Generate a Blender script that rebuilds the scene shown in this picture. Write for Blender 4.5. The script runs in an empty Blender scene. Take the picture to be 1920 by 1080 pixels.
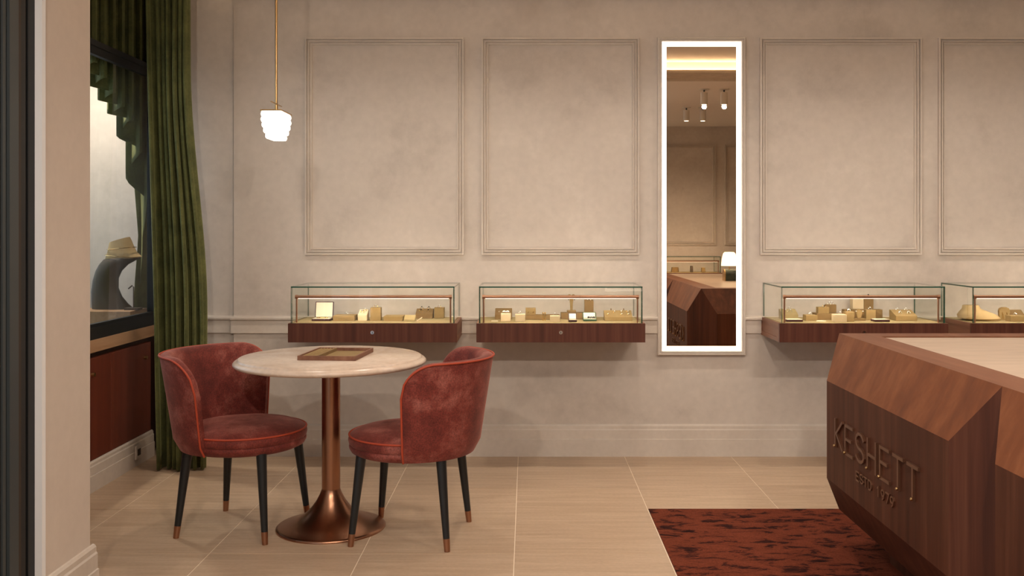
import bpy, math, random
from mathutils import Vector, Matrix
R = math.radians
scene = bpy.context.scene
col = scene.collection
random.seed(7)

# ---------------------------------------------------------------- camera
F, CX, CY, CAMZ = 1800.0, 988.0, 435.0, 1.28
cd = bpy.data.cameras.new('camera'); cam = bpy.data.objects.new('camera', cd); col.objects.link(cam)
cd.sensor_fit = 'HORIZONTAL'; cd.sensor_width = 36.0; cd.lens = F / 1920 * 36
cd.shift_x = (960 - CX) / 1920; cd.shift_y = (CY - 540) / 1920
cd.clip_start = 0.02
cam.location = (0, 0, CAMZ); cam.rotation_euler = (R(90), 0, 0)
scene.camera = cam

# ---------------------------------------------------------------- world, exposure
w = bpy.data.worlds.new('world'); scene.world = w; w.use_nodes = True
bg = w.node_tree.nodes['Background']; bg.inputs[0].default_value = (0.66, 0.76, 0.92, 1); bg.inputs[1].default_value = 1.4
vs = scene.view_settings
vs.view_transform = 'Standard'; vs.look = 'None'; vs.gamma = 1; vs.use_curve_mapping = False
vs.exposure = -0.04
WARM = (1.0, 0.865, 0.735)
DOWN_W = 25      # each ceiling spot above the wall cases
TRACK_W = 60     # each track spot of the lowered ceiling
LED_E = 72.0
MIRROR_E = 3.5

# ---------------------------------------------------------------- helpers
def tag(o, label=None, cat=None, group=None, kind=None):
    if label: o['label'] = label
    if cat: o['category'] = cat
    if group: o['group'] = group
    if kind: o['kind'] = kind
    return o

def thing(name, label, cat, loc=(0, 0, 0), rz=0.0, group=None):
    o = bpy.data.objects.new(name, None); col.objects.link(o)
    o.empty_display_size = 0.05
    o.location = loc; o.rotation_euler = (0, 0, rz)
    return tag(o, label, cat, group)

class MB:
    def __init__(s): s.v = []; s.f = []; s.m = []
    def add(s, vs_, fs, mi=0):
        b = len(s.v); s.v += [tuple(p) for p in vs_]
        s.f += [tuple(b + i for i in f) for f in fs]; s.m += [mi] * len(fs)
    def box(s, x0, x1, y0, y1, z0, z1, mi=0, M=None):
        p = [(x0,y0,z0),(x1,y0,z0),(x1,y1,z0),(x0,y1,z0),(x0,y0,z1),(x1,y0,z1),(x1,y1,z1),(x0,y1,z1)]
        if M is not None: p = [M @ Vector(q) for q in p]
        s.add(p, [(0,3,2,1),(4,5,6,7),(0,1,5,4),(1,2,6,5),(2,3,7,6),(3,0,4,7)], mi)
        return s
    def lathe(s, prof, n=48, c=(0,0), mi=0, closed=True):
        vs_, fs = [], []
        for r, z in prof:
            for i in range(n):
                a = 2*math.pi*i/n; vs_.append((c[0]+r*math.cos(a), c[1]+r*math.sin(a), z))
        for k in range(len(prof)-1):
            for i in range(n):
                j = (i+1) % n; fs.append((k*n+i, k*n+j, (k+1)*n+j, (k+1)*n+i))
        if closed:
            fs.append(tuple(reversed(range(n)))); fs.append(tuple((len(prof)-1)*n+i for i in range(n)))
        s.add(vs_, fs, mi); return s
    def tube(s, pts, rad, n=8, mi=0, loop=False):
        pts = [Vector(p) for p in pts]; L = len(pts)
        rads = rad if isinstance(rad, (list, tuple)) else [rad]*L
        vs_, fs = [], []; up = None
        for i, p in enumerate(pts):
            a = pts[(i-1) % L] if (loop or i > 0) else p
            b = pts[(i+1) % L] if (loop or i < L-1) else p
            t = (b-a).normalized()
            if up is None:
                up = Vector((0,0,1)) if abs(t.z) < .9 else Vector((1,0,0))
            up = (up - t*up.dot(t)).normalized(); sd = t.cross(up)
            for k in range(n):
                g = 2*math.pi*k/n; vs_.append(p + (sd*math.cos(g) + up*math.sin(g))*rads[i])
        for i in range(L if loop else L-1):
            j = (i+1) % L
            for k in range(n):
                q = (k+1) % n; fs.append((i*n+k, i*n+q, j*n+q, j*n+k))
        if not loop:
            fs.append(tuple(reversed(range(n)))); fs.append(tuple((L-1)*n+k for k in range(n)))
        s.add(vs_, fs, mi); return s
    def loft(s, rings, mi=0, caps=True):
        n = len(rings[0]); vs_ = [p for r in rings for p in r]; fs = []
        for k in range(len(rings)-1):
            for i in range(n):
                j = (i+1) % n; fs.append((k*n+i, k*n+j, (k+1)*n+j, (k+1)*n+i))
        if caps:
            fs.append(tuple(reversed(range(n)))); fs.append(tuple((len(rings)-1)*n+i for i in range(n)))
        s.add(vs_, fs, mi); return s
    def frame(s, x0, x1, z0, z1, prof, y=0.0, d=-1, mi=0):
        # mitred picture frame in the xz plane; prof = (inset from outer edge, height), rises towards d*y
        rings = [[(x0+o, y+d*h, z0+o), (x1-o, y+d*h, z0+o), (x1-o, y+d*h, z1-o), (x0+o, y+d*h, z1-o)] for o, h in prof]
        s.loft(rings, mi, caps=False); return s
    def prism(s, poly, axis, a, b, mi=0):
        def mk(p, t):
            return {'x': (t, p[0], p[1]), 'y': (p[0], t, p[1]), 'z': (p[0], p[1], t)}[axis]
        n = len(poly)
        s.add([mk(p, a) for p in poly] + [mk(p, b) for p in poly],
              [tuple(range(n)), tuple(reversed(range(n, 2*n)))] + [(i, n+i, n+(i+1) % n, (i+1) % n) for i in range(n)], mi); return s
    def ball(s, c, r, mi=0, n=8, sz=1.0):
        prof = [(max(1e-5, r*math.sin(math.pi*k/n)), c[2]-sz*r*math.cos(math.pi*k/n)) for k in range(n+1)]
        return s.lathe(prof, n*2, (c[0], c[1]), mi)
    def build(s, name, mats, parent=None, smooth=False, bevel=0, seg=2, sub=0, fix=True):
        me = bpy.data.meshes.new(name); me.from_pydata(s.v, [], s.f)
        for m in (mats if isinstance(mats, (list, tuple)) else [mats]): me.materials.append(m)
        for p, mi in zip(me.polygons, s.m): p.material_index = mi; p.use_smooth = smooth
        if fix:
            import bmesh
            bm = bmesh.new(); bm.from_mesh(me); bmesh.ops.recalc_face_normals(bm, faces=bm.faces); bm.to_mesh(me); bm.free()
        if smooth:
            try: me.set_sharp_from_angle(angle=R(50))
            except Exception: pass
        o = bpy.data.objects.new(name, me); col.objects.link(o)
        if parent is not None: o.parent = parent
        if bevel:
            b = o.modifiers.new('bevel', 'BEVEL'); b.width = bevel; b.segments = seg; b.limit_method = 'ANGLE'
        if sub:
            u = o.modifiers.new('sub', 'SUBSURF'); u.levels = sub; u.render_levels = sub
        return o

def copy_tree(o, parent=None):
    c = o.copy(); col.objects.link(c)
    if parent is not None: c.parent = parent
    for ch in list(o.children): copy_tree(ch, c)
    return c

def PW(px, py, z):            # where the sight line through a photo point meets height z
    d = F*(CAMZ-z)/(py-CY); return ((px-CX)/F*d, d)

# ---------------------------------------------------------------- materials
def mat(name, base=(.5,.5,.5), rough=.5, metal=0, **kw):
    m = bpy.data.materials.new(name); m.use_nodes = True
    b = m.node_tree.nodes['Principled BSDF']
    b.inputs['Base Color'].default_value = (*base, 1); b.inputs['Roughness'].default_value = rough; b.inputs['Metallic'].default_value = metal
    for k, v in kw.items():
        b.inputs[k].default_value = v
    return m

def noise_mat(name, stops, scale=(1,1,1), nscale=4, detail=6, rough=.5, bump=0.0, rnd=False, distort=0.0, metal=0, fine=None, nrough=.55, **kw):
    m = mat(name, stops[0][1], rough, metal, **kw); nt = m.node_tree; N = nt.nodes; L = nt.links
    b = N['Principled BSDF']
    tc = N.new('ShaderNodeTexCoord'); mp = N.new('ShaderNodeMapping'); mp.inputs['Scale'].default_value = scale
    L.new(tc.outputs['Object'], mp.inputs['Vector'])
    if rnd:
        oi = N.new('ShaderNodeObjectInfo'); mu = N.new('ShaderNodeMath'); mu.operation = 'MULTIPLY'; mu.inputs[1].default_value = 37.0
        cb = N.new('ShaderNodeCombineXYZ'); L.new(oi.outputs['Random'], mu.inputs[0])
        for i in range(3): L.new(mu.outputs[0], cb.inputs[i])
        L.new(cb.outputs[0], mp.inputs['Location'])
    nz = N.new('ShaderNodeTexNoise'); nz.inputs['Scale'].default_value = nscale; nz.inputs['Detail'].default_value = detail
    nz.inputs['Roughness'].default_value = nrough; nz.inputs['Distortion'].default_value = distort
    L.new(mp.outputs[0], nz.inputs['Vector'])
    cr = N.new('ShaderNodeValToRGB'); e = cr.color_ramp.elements
    while len(e) < len(stops): e.new(.5)
    for el, (p, c) in zip(e, stops): el.position = p; el.color = (*c, 1)
    L.new(nz.outputs['Fac'], cr.inputs[0]); out = cr.outputs[0]
    if fine:
        n2 = N.new('ShaderNodeTexNoise'); n2.inputs['Scale'].default_value = fine[0]; n2.inputs['Detail'].default_value = 3
        L.new(mp.outputs[0] if len(fine) > 2 else tc.outputs['Object'], n2.inputs['Vector'])
        mr = N.new('ShaderNodeMapRange'); mr.inputs[1].default_value = .3; mr.inputs[2].default_value = .7
        mr.inputs[3].default_value = 1-fine[1]; mr.inputs[4].default_value = 1+fine[1]
        L.new(n2.outputs['Fac'], mr.inputs[0])
        mx = N.new('ShaderNodeVectorMath'); mx.operation = 'SCALE'
        L.new(out, mx.inputs[0]); L.new(mr.outputs[0], mx.inputs['Scale']); out = mx.outputs[0]
    L.new(out, b.inputs['Base Color'])
    if bump:
        bp = N.new('ShaderNodeBump'); bp.inputs['Strength'].default_value = bump; bp.inputs['Distance'].default_value = .004
        L.new(nz.outputs['Fac'], bp.inputs['Height']); L.new(bp.outputs[0], b.inputs['Normal'])
    return m

def emit(name, c, e):
    m = bpy.data.materials.new(name); m.use_nodes = True; b = m.node_tree.nodes['Principled BSDF']
    b.inputs['Base Color'].default_value = (*c, 1); b.inputs['Emission Color'].default_value = (*c, 1); b.inputs['Emission Strength'].default_value = e
    return m

def glass(name, tint=(.97,.985,.97), refl=.06):
    m = bpy.data.materials.new(name); m.use_nodes = True; nt = m.node_tree; N = nt.nodes; L = nt.links
    N.remove(N['Principled BSDF'])
    t = N.new('ShaderNodeBsdfTransparent'); t.inputs[0].default_value = (*tint, 1)
    g = N.new('ShaderNodeBsdfGlossy'); g.inputs['Roughness'].default_value = 0.0; g.inputs[0].default_value = (1,1,1,1)
    fr = N.new('ShaderNodeFresnel'); fr.inputs[0].default_value = 1.45
    ge = N.new('ShaderNodeNewGeometry'); fb = N.new('ShaderNodeMath'); fb.operation = 'SUBTRACT'; fb.use_clamp = True   # reflect on the entry face only
    L.new(fr.outputs[0], fb.inputs[0]); L.new(ge.outputs['Backfacing'], fb.inputs[1])
    mx = N.new('ShaderNodeMixShader'); L.new(fb.outputs[0], mx.inputs[0]); L.new(t.outputs[0], mx.inputs[1]); L.new(g.outputs[0], mx.inputs[2])
    L.new(mx.outputs[0], N['Material Output'].inputs[0])
    return m

PL = [(.30,(.47,.415,.365)),(.46,(.575,.512,.455)),(.58,(.60,.535,.475)),(.74,(.68,.612,.55))]
M_plaster = noise_mat('limewash_plaster', PL, nscale=1.6, detail=9, rough=.9, bump=.06, nrough=.68, fine=(26,.035))
M_trim = noise_mat('limewash_trim', [(.3,(.56,.49,.425)),(.7,(.65,.58,.51))], nscale=3, detail=7, rough=.8, fine=(40,.03))
M_pier = noise_mat('pier_plaster', [(.3,(.60,.52,.455)),(.7,(.66,.58,.51))], nscale=2, detail=6, rough=.9, fine=(30,.02))
M_ceil = mat('ceiling_paint', (.78,.73,.67), .9)
M_tile = noise_mat('travertine_tile', [(.25,(.43,.30,.195)),(.5,(.50,.36,.245)),(.75,(.57,.425,.30))], scale=(1.2,16,1), nscale=2.2, detail=8, rough=.42, rnd=True, distort=.4, fine=(60,.05))
M_grout = mat('pale_grout', (.88,.76,.60), .9)
M_rug = noise_mat('rust_rug', [(.36,(.018,.005,.004)),(.43,(.040,.010,.007)),(.48,(.140,.032,.015)),(.75,(.175,.043,.022))], scale=(1.0,2.4,1), nscale=8.5, detail=12, rough=1.0, bump=.5, distort=.6, nrough=.72, fine=(160,.22), **{'Specular IOR Level': .1})
def wood(name, dark, mid, light, scale=(1,1,1), ns=14, rough=.55, rnd=False):
    return noise_mat(name, [(.28,dark),(.5,mid),(.72,light)], scale=scale, nscale=ns, detail=7, rough=rough, rnd=rnd, distort=.25, nrough=.62, bump=.03, **{'Specular IOR Level': .3})
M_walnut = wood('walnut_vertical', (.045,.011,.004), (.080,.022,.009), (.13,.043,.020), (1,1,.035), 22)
M_walnut_case = wood('walnut_case', (.060,.017,.010), (.100,.030,.017), (.145,.052,.030), (1,1,.03), 30)
M_walnut_side = wood('walnut_case_side', (.14,.06,.035), (.22,.10,.06), (.30,.15,.09), (1,.06,1), 20)
M_walnut_lit = wood('walnut_slope_lit', (.115,.030,.009), (.175,.050,.015), (.24,.080,.028), (1,1,.06), 11)  # counter walnut with the top light on its upper slopes put into the colour
M_border = wood('walnut_border', (.12,.042,.018), (.175,.064,.029), (.23,.095,.047), (1,.1,1), 12)
M_dark_wood = mat('dark_underside', (.035,.013,.008), .5)
M_cab = noise_mat('mahogany_door', [(.3,(.12,.024,.012)),(.7,(.17,.038,.019))], scale=(1,1,.05), nscale=20, rough=.4)
M_oak = wood('oak_apron', (.30,.17,.09), (.42,.25,.14), (.50,.32,.19), (1,.06,1), 16)
M_stone = noise_mat('counter_stone', [(.3,(.46,.35,.26)),(.7,(.56,.43,.33))], scale=(1,4,1), nscale=6, rough=.35, detail=8)
M_marble = noise_mat('table_marble', [(.25,(.62,.47,.36)),(.5,(.74,.60,.49)),(.75,(.82,.70,.60))], nscale=5, detail=9, rough=.22, distort=.8, fine=(50,.06))
M_copper = mat('brushed_copper', (.40,.205,.125), .30, 1.0)
M_bronze = mat('copper_bar', (.44,.22,.14), .35, 1.0)
M_brass = mat('aged_brass', (.50,.33,.15), .3, 1.0)
M_gold = mat('gold', (.85,.58,.25), .18, 1.0)
M_silver = mat('silver', (.85,.82,.78), .12, 1.0)
M_gem = mat('clear_gem', (.95,.95,.95), .03, 0.3)
M_dgem = mat('dark_gem', (.02,.02,.025), .08)
M_blackleg = mat('black_lacquer', (.010,.011,.012), .38)
M_black = mat('black_metal', (.009,.010,.011), .6)
M_grey = mat('grey_metal', (.045,.055,.060), .5)
M_brown = mat('brown_seal', (.045,.030,.021), .7)
M_white = mat('white_paint', (.86,.87,.90), .6)
M_spot = mat('spot_housing', (.72,.68,.62), .5)
M_green = noise_mat('green_velvet', [(.3,(.050,.058,.014)),(.7,(.115,.122,.034))], nscale=9, detail=5, rough=.85, fine=(90,.15))
gb = M_green.node_tree.nodes['Principled BSDF']; gb.inputs['Sheen Weight'].default_value = .55; gb.inputs['Sheen Roughness'].default_value = .35; gb.inputs['Sheen Tint'].default_value = (.52,.52,.22,1)
M_velvet = noise_mat('rust_velvet', [(.34,(.095,.010,.006)),(.5,(.17,.025,.016)),(.66,(.31,.092,.070))], nscale=7, detail=6, rough=.8, fine=(190,.35), nrough=.65)
vb = M_velvet.node_tree.nodes['Principled BSDF']; vb.inputs['Sheen Weight'].default_value = .32; vb.inputs['Sheen Roughness'].default_value = .4; vb.inputs['Sheen Tint'].default_value = (.85,.42,.35,1)
M_piping = mat('orange_piping', (.42,.055,.020), .6)
M_olive = noise_mat('olive_suede', [(.3,(.27,.175,.068)),(.7,(.33,.22,.092))], nscale=20, rough=.9)
M_olived = noise_mat('brown_suede', [(.3,(.21,.125,.048)),(.7,(.26,.16,.065))], nscale=20, rough=.9)
M_pad = noise_mat('olive_pad', [(.3,(.35,.26,.12)),(.7,(.41,.31,.15))], nscale=14, rough=.95)
M_cream = noise_mat('cream_suede', [(.3,(.66,.52,.33)),(.7,(.72,.58,.38))], nscale=20, rough=.9)
M_satin = mat('cream_satin', (.85,.74,.56), .5)
M_maroon = mat('maroon_leather', (.055,.014,.014), .4)
M_greenbox = mat('green_leather', (.03,.075,.035), .4)
M_tan = noise_mat('tan_suede', [(.3,(.40,.27,.12)),(.7,(.47,.33,.16))], nscale=12, rough=.9)
M_bustd = mat('brown_bust', (.060,.040,.024), .55)
M_glass = glass('clear_glass')
M_edge = mat('green_glass_edge', (.012,.075,.045), .15)
M_mirror = mat('bronze_mirror', (.84,.70,.54), .0, 1.0)
M_led = emit('led_strip', (1,.86,.70), LED_E)
M_diff = emit('led_diffuser', (1,.86,.72), 2.2)
M_mled = emit('mirror_light', (1,.93,.82), MIRROR_E)
M_shade = emit('pendant_glass', (1,.92,.78), 4.0)
M_lshade = emit('lamp_shade', (1,.88,.66), 3.0)
M_cove = emit('cove_led', (1,.80,.56), 22.0)
M_spotface = emit('spot_lens', (1,.88,.70), 8.0)
M_serp = noise_mat('serpentine_stone', [(.3,(.012,.022,.016)),(.7,(.05,.07,.05))], nscale=25, rough=.2)

# ---------------------------------------------------------------- room shell
WY, OY, RX = 5.49, -0.80, 4.60
def struct(mb, name, m, **k): return tag(mb.build(name, m, **k), kind='structure')
floor = struct(MB().box(-3.0, RX, OY, 6.1, -.08, -.0010), 'floor', M_grout)
gx = [-.05 + .607*k for k in range(-5, 8)]; gy = [4.43 + .61*k for k in range(-9, 3)]
tile_mesh = {}
def tile(x0, x1, y0, y1):
    key = (round(x1-x0, 3), round(y1-y0, 3)); g = .0016
    if key not in tile_mesh:
        o = MB().box(g, key[0]-g, g, key[1]-g, -.012, 0).build('tile', M_tile, floor); tile_mesh[key] = o.data
    else:
        o = bpy.data.objects.new('tile', tile_mesh[key]); col.objects.link(o); o.parent = floor
    o.location = (x0, y0, 0)
for i in range(len(gx)-1):
    x0, x1 = gx[i], gx[i+1]; xm = (x0+x1)/2
    ys = [y for y in gy if y < 5.4] + [6.0 if xm < -1.9 else 5.5]
    if abs(xm - .2535) < .1: ys = [y for y in ys if not (4.2 < y < 5.2)]
    if abs(xm + .3535) < .1: ys = [y for y in ys if not (4.2 < y < 4.6)]
    for y0, y1 in zip(ys[:-1], ys[1:]):
        if xm > .555 and x1 < 4.25 and y1 < 4.44 and y0 > 1.36: continue
        tile(max(x0, -2.98), min(x1, RX), max(y0, OY), y1)
tag(MB().box(.560, gx[-2]-.004 if gx[-2] < 4.25 else 4.19, 1.385, 4.427, -.0008, .004).build('rug', M_rug),
    'rust and dark brown mottled rug inlaid in the tile floor under the counter', 'rug')

wall_back = struct(MB().box(-1.677, RX, WY, WY+.12, 0, 2.8), 'wall_back', M_plaster)
struct(MB().box(-1.97, -1.677, WY+.022, WY+.12, 0, 2.8), 'wall_back_recess', M_plaster)
struct(MB().box(-2.12, -1.90, WY+.12, 6.1, 0, 2.8), 'wall_niche_side', M_plaster)
struct(MB().box(-3.0, -2.12, 6.0, 6.1, 0, 2.8), 'wall_niche', M_plaster)
struct(MB().box(RX, RX+.1, OY, WY+.12, 0, 2.8), 'wall_right', M_plaster)
wall_opp = struct(MB().box(-1.6, RX, OY-.1, OY, 0, 2.8), 'wall_opposite', M_plaster)
struct(MB().box(-3.0, RX, 2.75, 6.1, 2.73, 2.83).box(-3.0, RX, OY, 2.75, 2.57, 2.83), 'ceiling', M_ceil)
# cornice and cove in front of the lowered ceiling
cor = [(2.75,2.565),(2.80,2.565),(2.80,2.585),(2.83,2.595),(2.83,2.612),(2.86,2.625),(2.86,2.645),(2.84,2.645),(2.84,2.63),(2.75,2.63)]
struct(MB().prism(cor, 'x', -1.5, RX), 'trim_1', M_trim)
tag(MB().box(-1.45, RX-.02, 2.765, 2.79, 2.631, 2.638).build('cove_light', M_cove), 'warm light strip hidden behind the ceiling cornice', 'light strip')

struct(MB().prism([(WY,2.630),(WY-.05,2.630),(WY-.075,2.640),(WY-.095,2.655),(WY-.095,2.672),(WY-.085,2.672),(WY-.085,2.660),(WY,2.660)], 'x', -1.677, RX), 'trim_22', M_trim)  # unseen cornice, added as a ledge for the extra light strip
tag(MB().box(-1.66, RX-.02, WY-.055, WY-.030, 2.6605, 2.667).build('cove_light', M_cove), 'added warm light strip on the unseen cornice ledge above the wall cases', 'light strip')  # added strip, out of view, for soft light off the ceiling
# baseboards and dado rails: stepped profiles (distance out of the wall, height)
BB = [(0,0),(.022,0),(.022,.098),(.017,.100),(.017,.150),(.012,.156),(.012,.172),(.006,.180),(0,.182)]
DA = [(0,.702),(.014,.702),(.014,.775),(.028,.779),(.031,.788),(.028,.797),(0,.800)]
def runx(prof, x0, x1, y, d): return MB().prism([(y+d*o, z) for o, z in prof], 'x', x0, x1)
struct(runx(BB, -1.677, RX, WY, -1), 'baseboard_back', M_trim)
struct(runx(BB, -1.97, -1.677, WY+.022, -1), 'baseboard_recess', M_trim)
struct(runx(DA, -1.690, .746, WY, -1), 'trim_2', M_trim)
struct(runx(DA, 1.243, RX, WY, -1), 'trim_20', M_trim)
struct(runx(DA, -1.97, -1.690, WY+.022, -1), 'trim_3', M_trim)
struct(runx(BB, -1.5, RX, OY, 1), 'baseboard_opposite', M_trim)
struct(runx(DA, -1.5, .864, OY, 1), 'trim_4', M_trim)
struct(runx(DA, 1.366, RX, OY, 1), 'trim_21', M_trim)
PM = [(0,0),(0,.020),(.009,.021),(.010,.008),(.015,.008),(.017,.017),(.023,.017),(.025,.005),(.030,.005),(.032,.012),(.038,.012),(.040,0)]
n = 5
for x0, x1 in ((573,870),(903,1198),(1424,1726),(1758,2056)):
    struct(MB().frame((x0-CX)/F*WY, (x1-CX)/F*WY, 1.150, 2.388, PM, WY, -1), 'trim_%d' % n, M_trim); n += 1
for x0, x1 in ((-.12,.78),(1.41,2.31),(2.42,3.32),(3.43,4.33)):
    struct(MB().frame(x0, x1, 1.12, 2.35, PM, OY, 1), 'trim_%d' % n, M_trim); n += 1

# pier and shop front on the street side
struct(MB().box(-1.95, -1.52, 3.016, 3.34, 0, 2.8), 'wall_pier', M_pier)
struct(MB().prism([(-1.52+o, z*1.04) for o, z in BB], 'y', 3.016, 3.362), 'baseboard_pier', M_trim)
struct(MB().box(-1.545, -1.512, 2.994, 3.016, 0, 2.75, 0), 'trim_%d' % n, M_white); n += 1
door = MB()
for y0, y1, x, mi in ((2.955,2.994,-1.535,0),(2.93,2.955,-1.55,0),(2.90,2.93,-1.53,0),(2.862,2.90,-1.528,2),(2.812,2.862,-1.515,1),(2.80,2.812,-1.55,0),(2.784,2.80,-1.52,1),(2.70,2.784,-1.525,0)):
    door.box(-1.60, x, y0, y1, 0, 2.6, mi)
door.box(-1.60, -1.53, OY, 2.70, 2.5, 2.6, 0).box(-1.60, -1.53, OY, 2.70, 0, .12, 0)
for y in (1.45, .2): door.box(-1.60, -1.53, y, y+.07, .12, 2.5, 0)
door_1 = struct(door, 'door_1', [M_black, M_grey, M_brown])
for y0, y1 in ((1.52,2.70),(.27,1.45),(OY,.2)):
    MB().box(-1.575, -1.565, y0, y1, .12, 2.5).build('door_pane', M_glass, door_1)
struct(MB().box(-1.62, -1.50, OY, 2.994, 2.6, 2.8), 'wall_lintel', M_pier)
# street window behind the display niche
win = MB()
win.box(-2.92, -2.86, 3.0, 3.08, .745, 2.8).box(-2.92, -2.86, 5.92, 6.0, .745, 2.8).box(-2.92, -2.86, 3.08, 5.92, .745, .80).box(-2.92, -2.86, 3.08, 5.92, 2.4, 2.8)
window_1 = struct(win, 'window_1', M_black)
MB().box(-2.895, -2.885, 3.08, 5.92, .80, 2.4).build('window_pane', M_glass, window_1)
struct(MB().box(-2.95, -1.95, 2.92, 3.016, 0, 2.8).box(-3.0,-2.92,3.0,6.0,0,.745), 'wall_left', M_pier)

# glazed screen on the cabinet edge
scr = MB()
scr.box(-2.185, -2.150, 3.36, 5.56, .768, .806).box(-2.18, -2.155, 3.36, 5.56, .806, .822)
scr.box(-2.185, -2.145, 3.36, 5.56, 2.205, 2.235).box(-2.180, -2.152, 3.36, 5.56, 2.165, 2.205).box(-2.185, -2.145, 5.52, 5.56, .822, 2.73).box(-2.185,-2.145,3.36,3.42,.822,2.73)
window_2 = struct(scr, 'window_2', M_black)
MB().box(-2.170, -2.164, 3.42, 5.52, .822, 2.165).build('window_pane', M_glass, window_2)

# ---------------------------------------------------------------- window cabinet
cab = thing('window_cabinet', 'low mahogany cabinet with oak top edge under the glazed window screen', 'cabinet', (-2.5, 4.65, 0))
def cbx(x0,x1,y0,y1,z0,z1): return MB().box(x0+2.5, x1+2.5, y0-4.65, y1-4.65, z0, z1)
cbx(-2.90,-2.175,3.36,5.98,.02,.675).build('carcass', M_dark_wood, cab)
cbx(-2.90,-2.145,3.36,5.60,.682,.745).build('apron', M_oak, cab, bevel=.002)
cbx(-2.90,-2.150,3.36,5.98,.745,.768).build('deck', M_black, cab)
yd = [3.40, 3.92, 4.44, 4.965, 5.49]
for k, (y0, y1) in enumerate(zip(yd[:-1], yd[1:])):
    dr = cbx(-2.172,-2.150,y0+.002,y1-.002,.150,.655).build('door', M_cab, cab, bevel=.002)
    yk = y0+.06 if k % 2 == 0 else y1-.07
    if k == 2: yk = 4.745
    if k == 3: yk = 5.40
    MB().tube([(.35,yk-4.65,.575),(.365,yk-4.65,.575)], .010, 12).build('lock', M_brass, dr, smooth=True)
kb = MB().prism([(-2.150+2.5+o*.8, z*.82) for o, z in BB], 'y', 3.36-4.65, 5.5-4.65).build('plinth_board', M_trim, cab)
so = thing('wall_socket', 'small socket plate on the plinth of the mahogany cabinet', 'socket', (-2.128, 5.25, .04))
MB().box(-.004,.006,-.035,.035,0,.075).build('plate', M_trim, so, bevel=.003)
MB().box(.006,.009,-.018,.018,.02,.055).build('insert', M_brown, so)

# ---------------------------------------------------------------- curtains
def cloth(rows, name, parent=None, th=.004):
    m = MB(); nc = len(rows[0]); v = [p for r in rows for p in r]
    m.add(v, [(i*nc+j, i*nc+j+1, (i+1)*nc+j+1, (i+1)*nc+j) for i in range(len(rows)-1) for j in range(nc-1)])
    o = m.build(name, M_green, parent, smooth=True, fix=False)
    s = o.modifiers.new('solid', 'SOLIDIFY'); s.thickness = th; s.offset = 0
    return o
ph = [random.uniform(-.5,.5) for _ in range(40)]
rows = []
for i in range(31):
    z = 2.72 - i/30*2.712; t = i/30
    x0 = -2.065 + .065*t; u_ = max(0, min(1, (t-.2)/.5)); x1 = -1.825 + .095*u_*u_*(3-2*u_)
    row = []
    for j in range(141):
        s = j/140; q = s*7.0
        a = 2*math.pi*q + .7*math.sin(2.1*q+1) + .25*math.sin(3*t+q)
        amp = (.055 + .022*math.sin(1.7*q+.6)) * (.8+.35*t)
        row.append((x0+(x1-x0)*s + .012*math.sin(2*a), 5.20 + amp*math.sin(a) + .02*math.sin(4*s+2*t), z))
    rows.append(row)
c1 = cloth(rows, 'curtain')
tag(c1, 'full-length dark green velvet curtain hanging in folds to the floor', 'curtain')
def interp(tab, x):
    for (a, b), (c, d) in zip(tab[:-1], tab[1:]):
        if x <= c: return b + (d-b)*max(0, (x-a))/(c-a)
    return tab[-1][1]
hem = [(3.5,2.40),(4.5,2.25),(4.94,2.15),(5.17,2.02),(5.41,1.90),(5.56,1.66),(5.64,1.40),(5.69,.775),(5.95,.775)]
rows = []
NJ = 260
for i in range(29):
    t = i/28; row = []
    for j in range(NJ+1):
        y = 3.6 + 2.3*j/NJ
        a = 2*math.pi*(y-3.6)/.118 + .5*math.sin(5*y)
        zb = interp(hem, y) ; z = 2.72 + (zb-2.72)*t
        sq = 1-.45*max(0, 1-abs(z-1.25)/.3) if y > 5.6 else 1
        row.append((-2.270 + .058*sq*math.sin(a), y + .030*math.sin(2*a), max(.775, z)))
    rows.append(row)
tag(cloth(rows, 'curtain'), 'swept-back dark green velvet curtain with a cascading hem behind the glass screen', 'curtain')

# ---------------------------------------------------------------- bust in the window
bl = tag(MB().box(-.22,.31,-.12,.12,0,.070).build('display_block', M_oak, bevel=.003), 'wide oak plinth block under the necklace bust', 'block')
bl.location = (-2.52, 5.47, .768)
BZ = .838
bust = thing('necklace_bust', 'curved brown necklace bust with a tan neck on an oak block', 'bust', (-2.355, 5.52, BZ))
def pxu(px, py): return ((px-221)/F*5.52, (583-py)/F*5.52)
def sec(outer, inner, hw, n=20):
    (x0,z0),(x1,z1) = pxu(*outer), pxu(*inner); cx, cz = (x0+x1)/2, (z0+z1)/2; dx, dz = (x1-x0)/2, (z1-z0)/2
    return [(cx+dx*math.cos(2*math.pi*k/n), hw*math.sin(2*math.pi*k/n), cz+dz*math.cos(2*math.pi*k/n)) for k in range(n)]
MB().loft([sec((174,583),(252,583),.060), sec((173,568),(240,573),.060), sec((173,550),(229,560),.060), sec((176,530),(222,544),.062), sec((182,511),(222,526),.066), sec((189,499),(228,512),.068), sec((197,490),(240,500),.066), sec((214,484),(257,491),.055), sec((232,485),(264,488),.040)]).build('stand', M_bustd, bust, smooth=True)
MB().loft([sec((206,500),(250,493),.045), sec((199,488),(267,485),.056), sec((203,476),(257,476),.050), sec((205,467),(251,464),.046), sec((206,461),(247,454),.044), sec((207,459),(244,448),.043)]).build('neck', M_tan, bust, smooth=True)
nk = thing('necklace', 'fine gold necklace draped round the tan neck of the bust', 'necklace', (-2.355, 5.52, BZ))
def ringpts(outer, inner, hw, n=40, g=.004):
    return [(p[0]*1.0, p[1]*1.05, p[2]) for p in sec((outer[0]-1, outer[1]), (inner[0]+1, inner[1]), hw+g, n)]
MB().tube(ringpts((204,472),(255,467),.049), .0022, 6, loop=True).build('chain', M_gold, nk, smooth=True)
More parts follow.
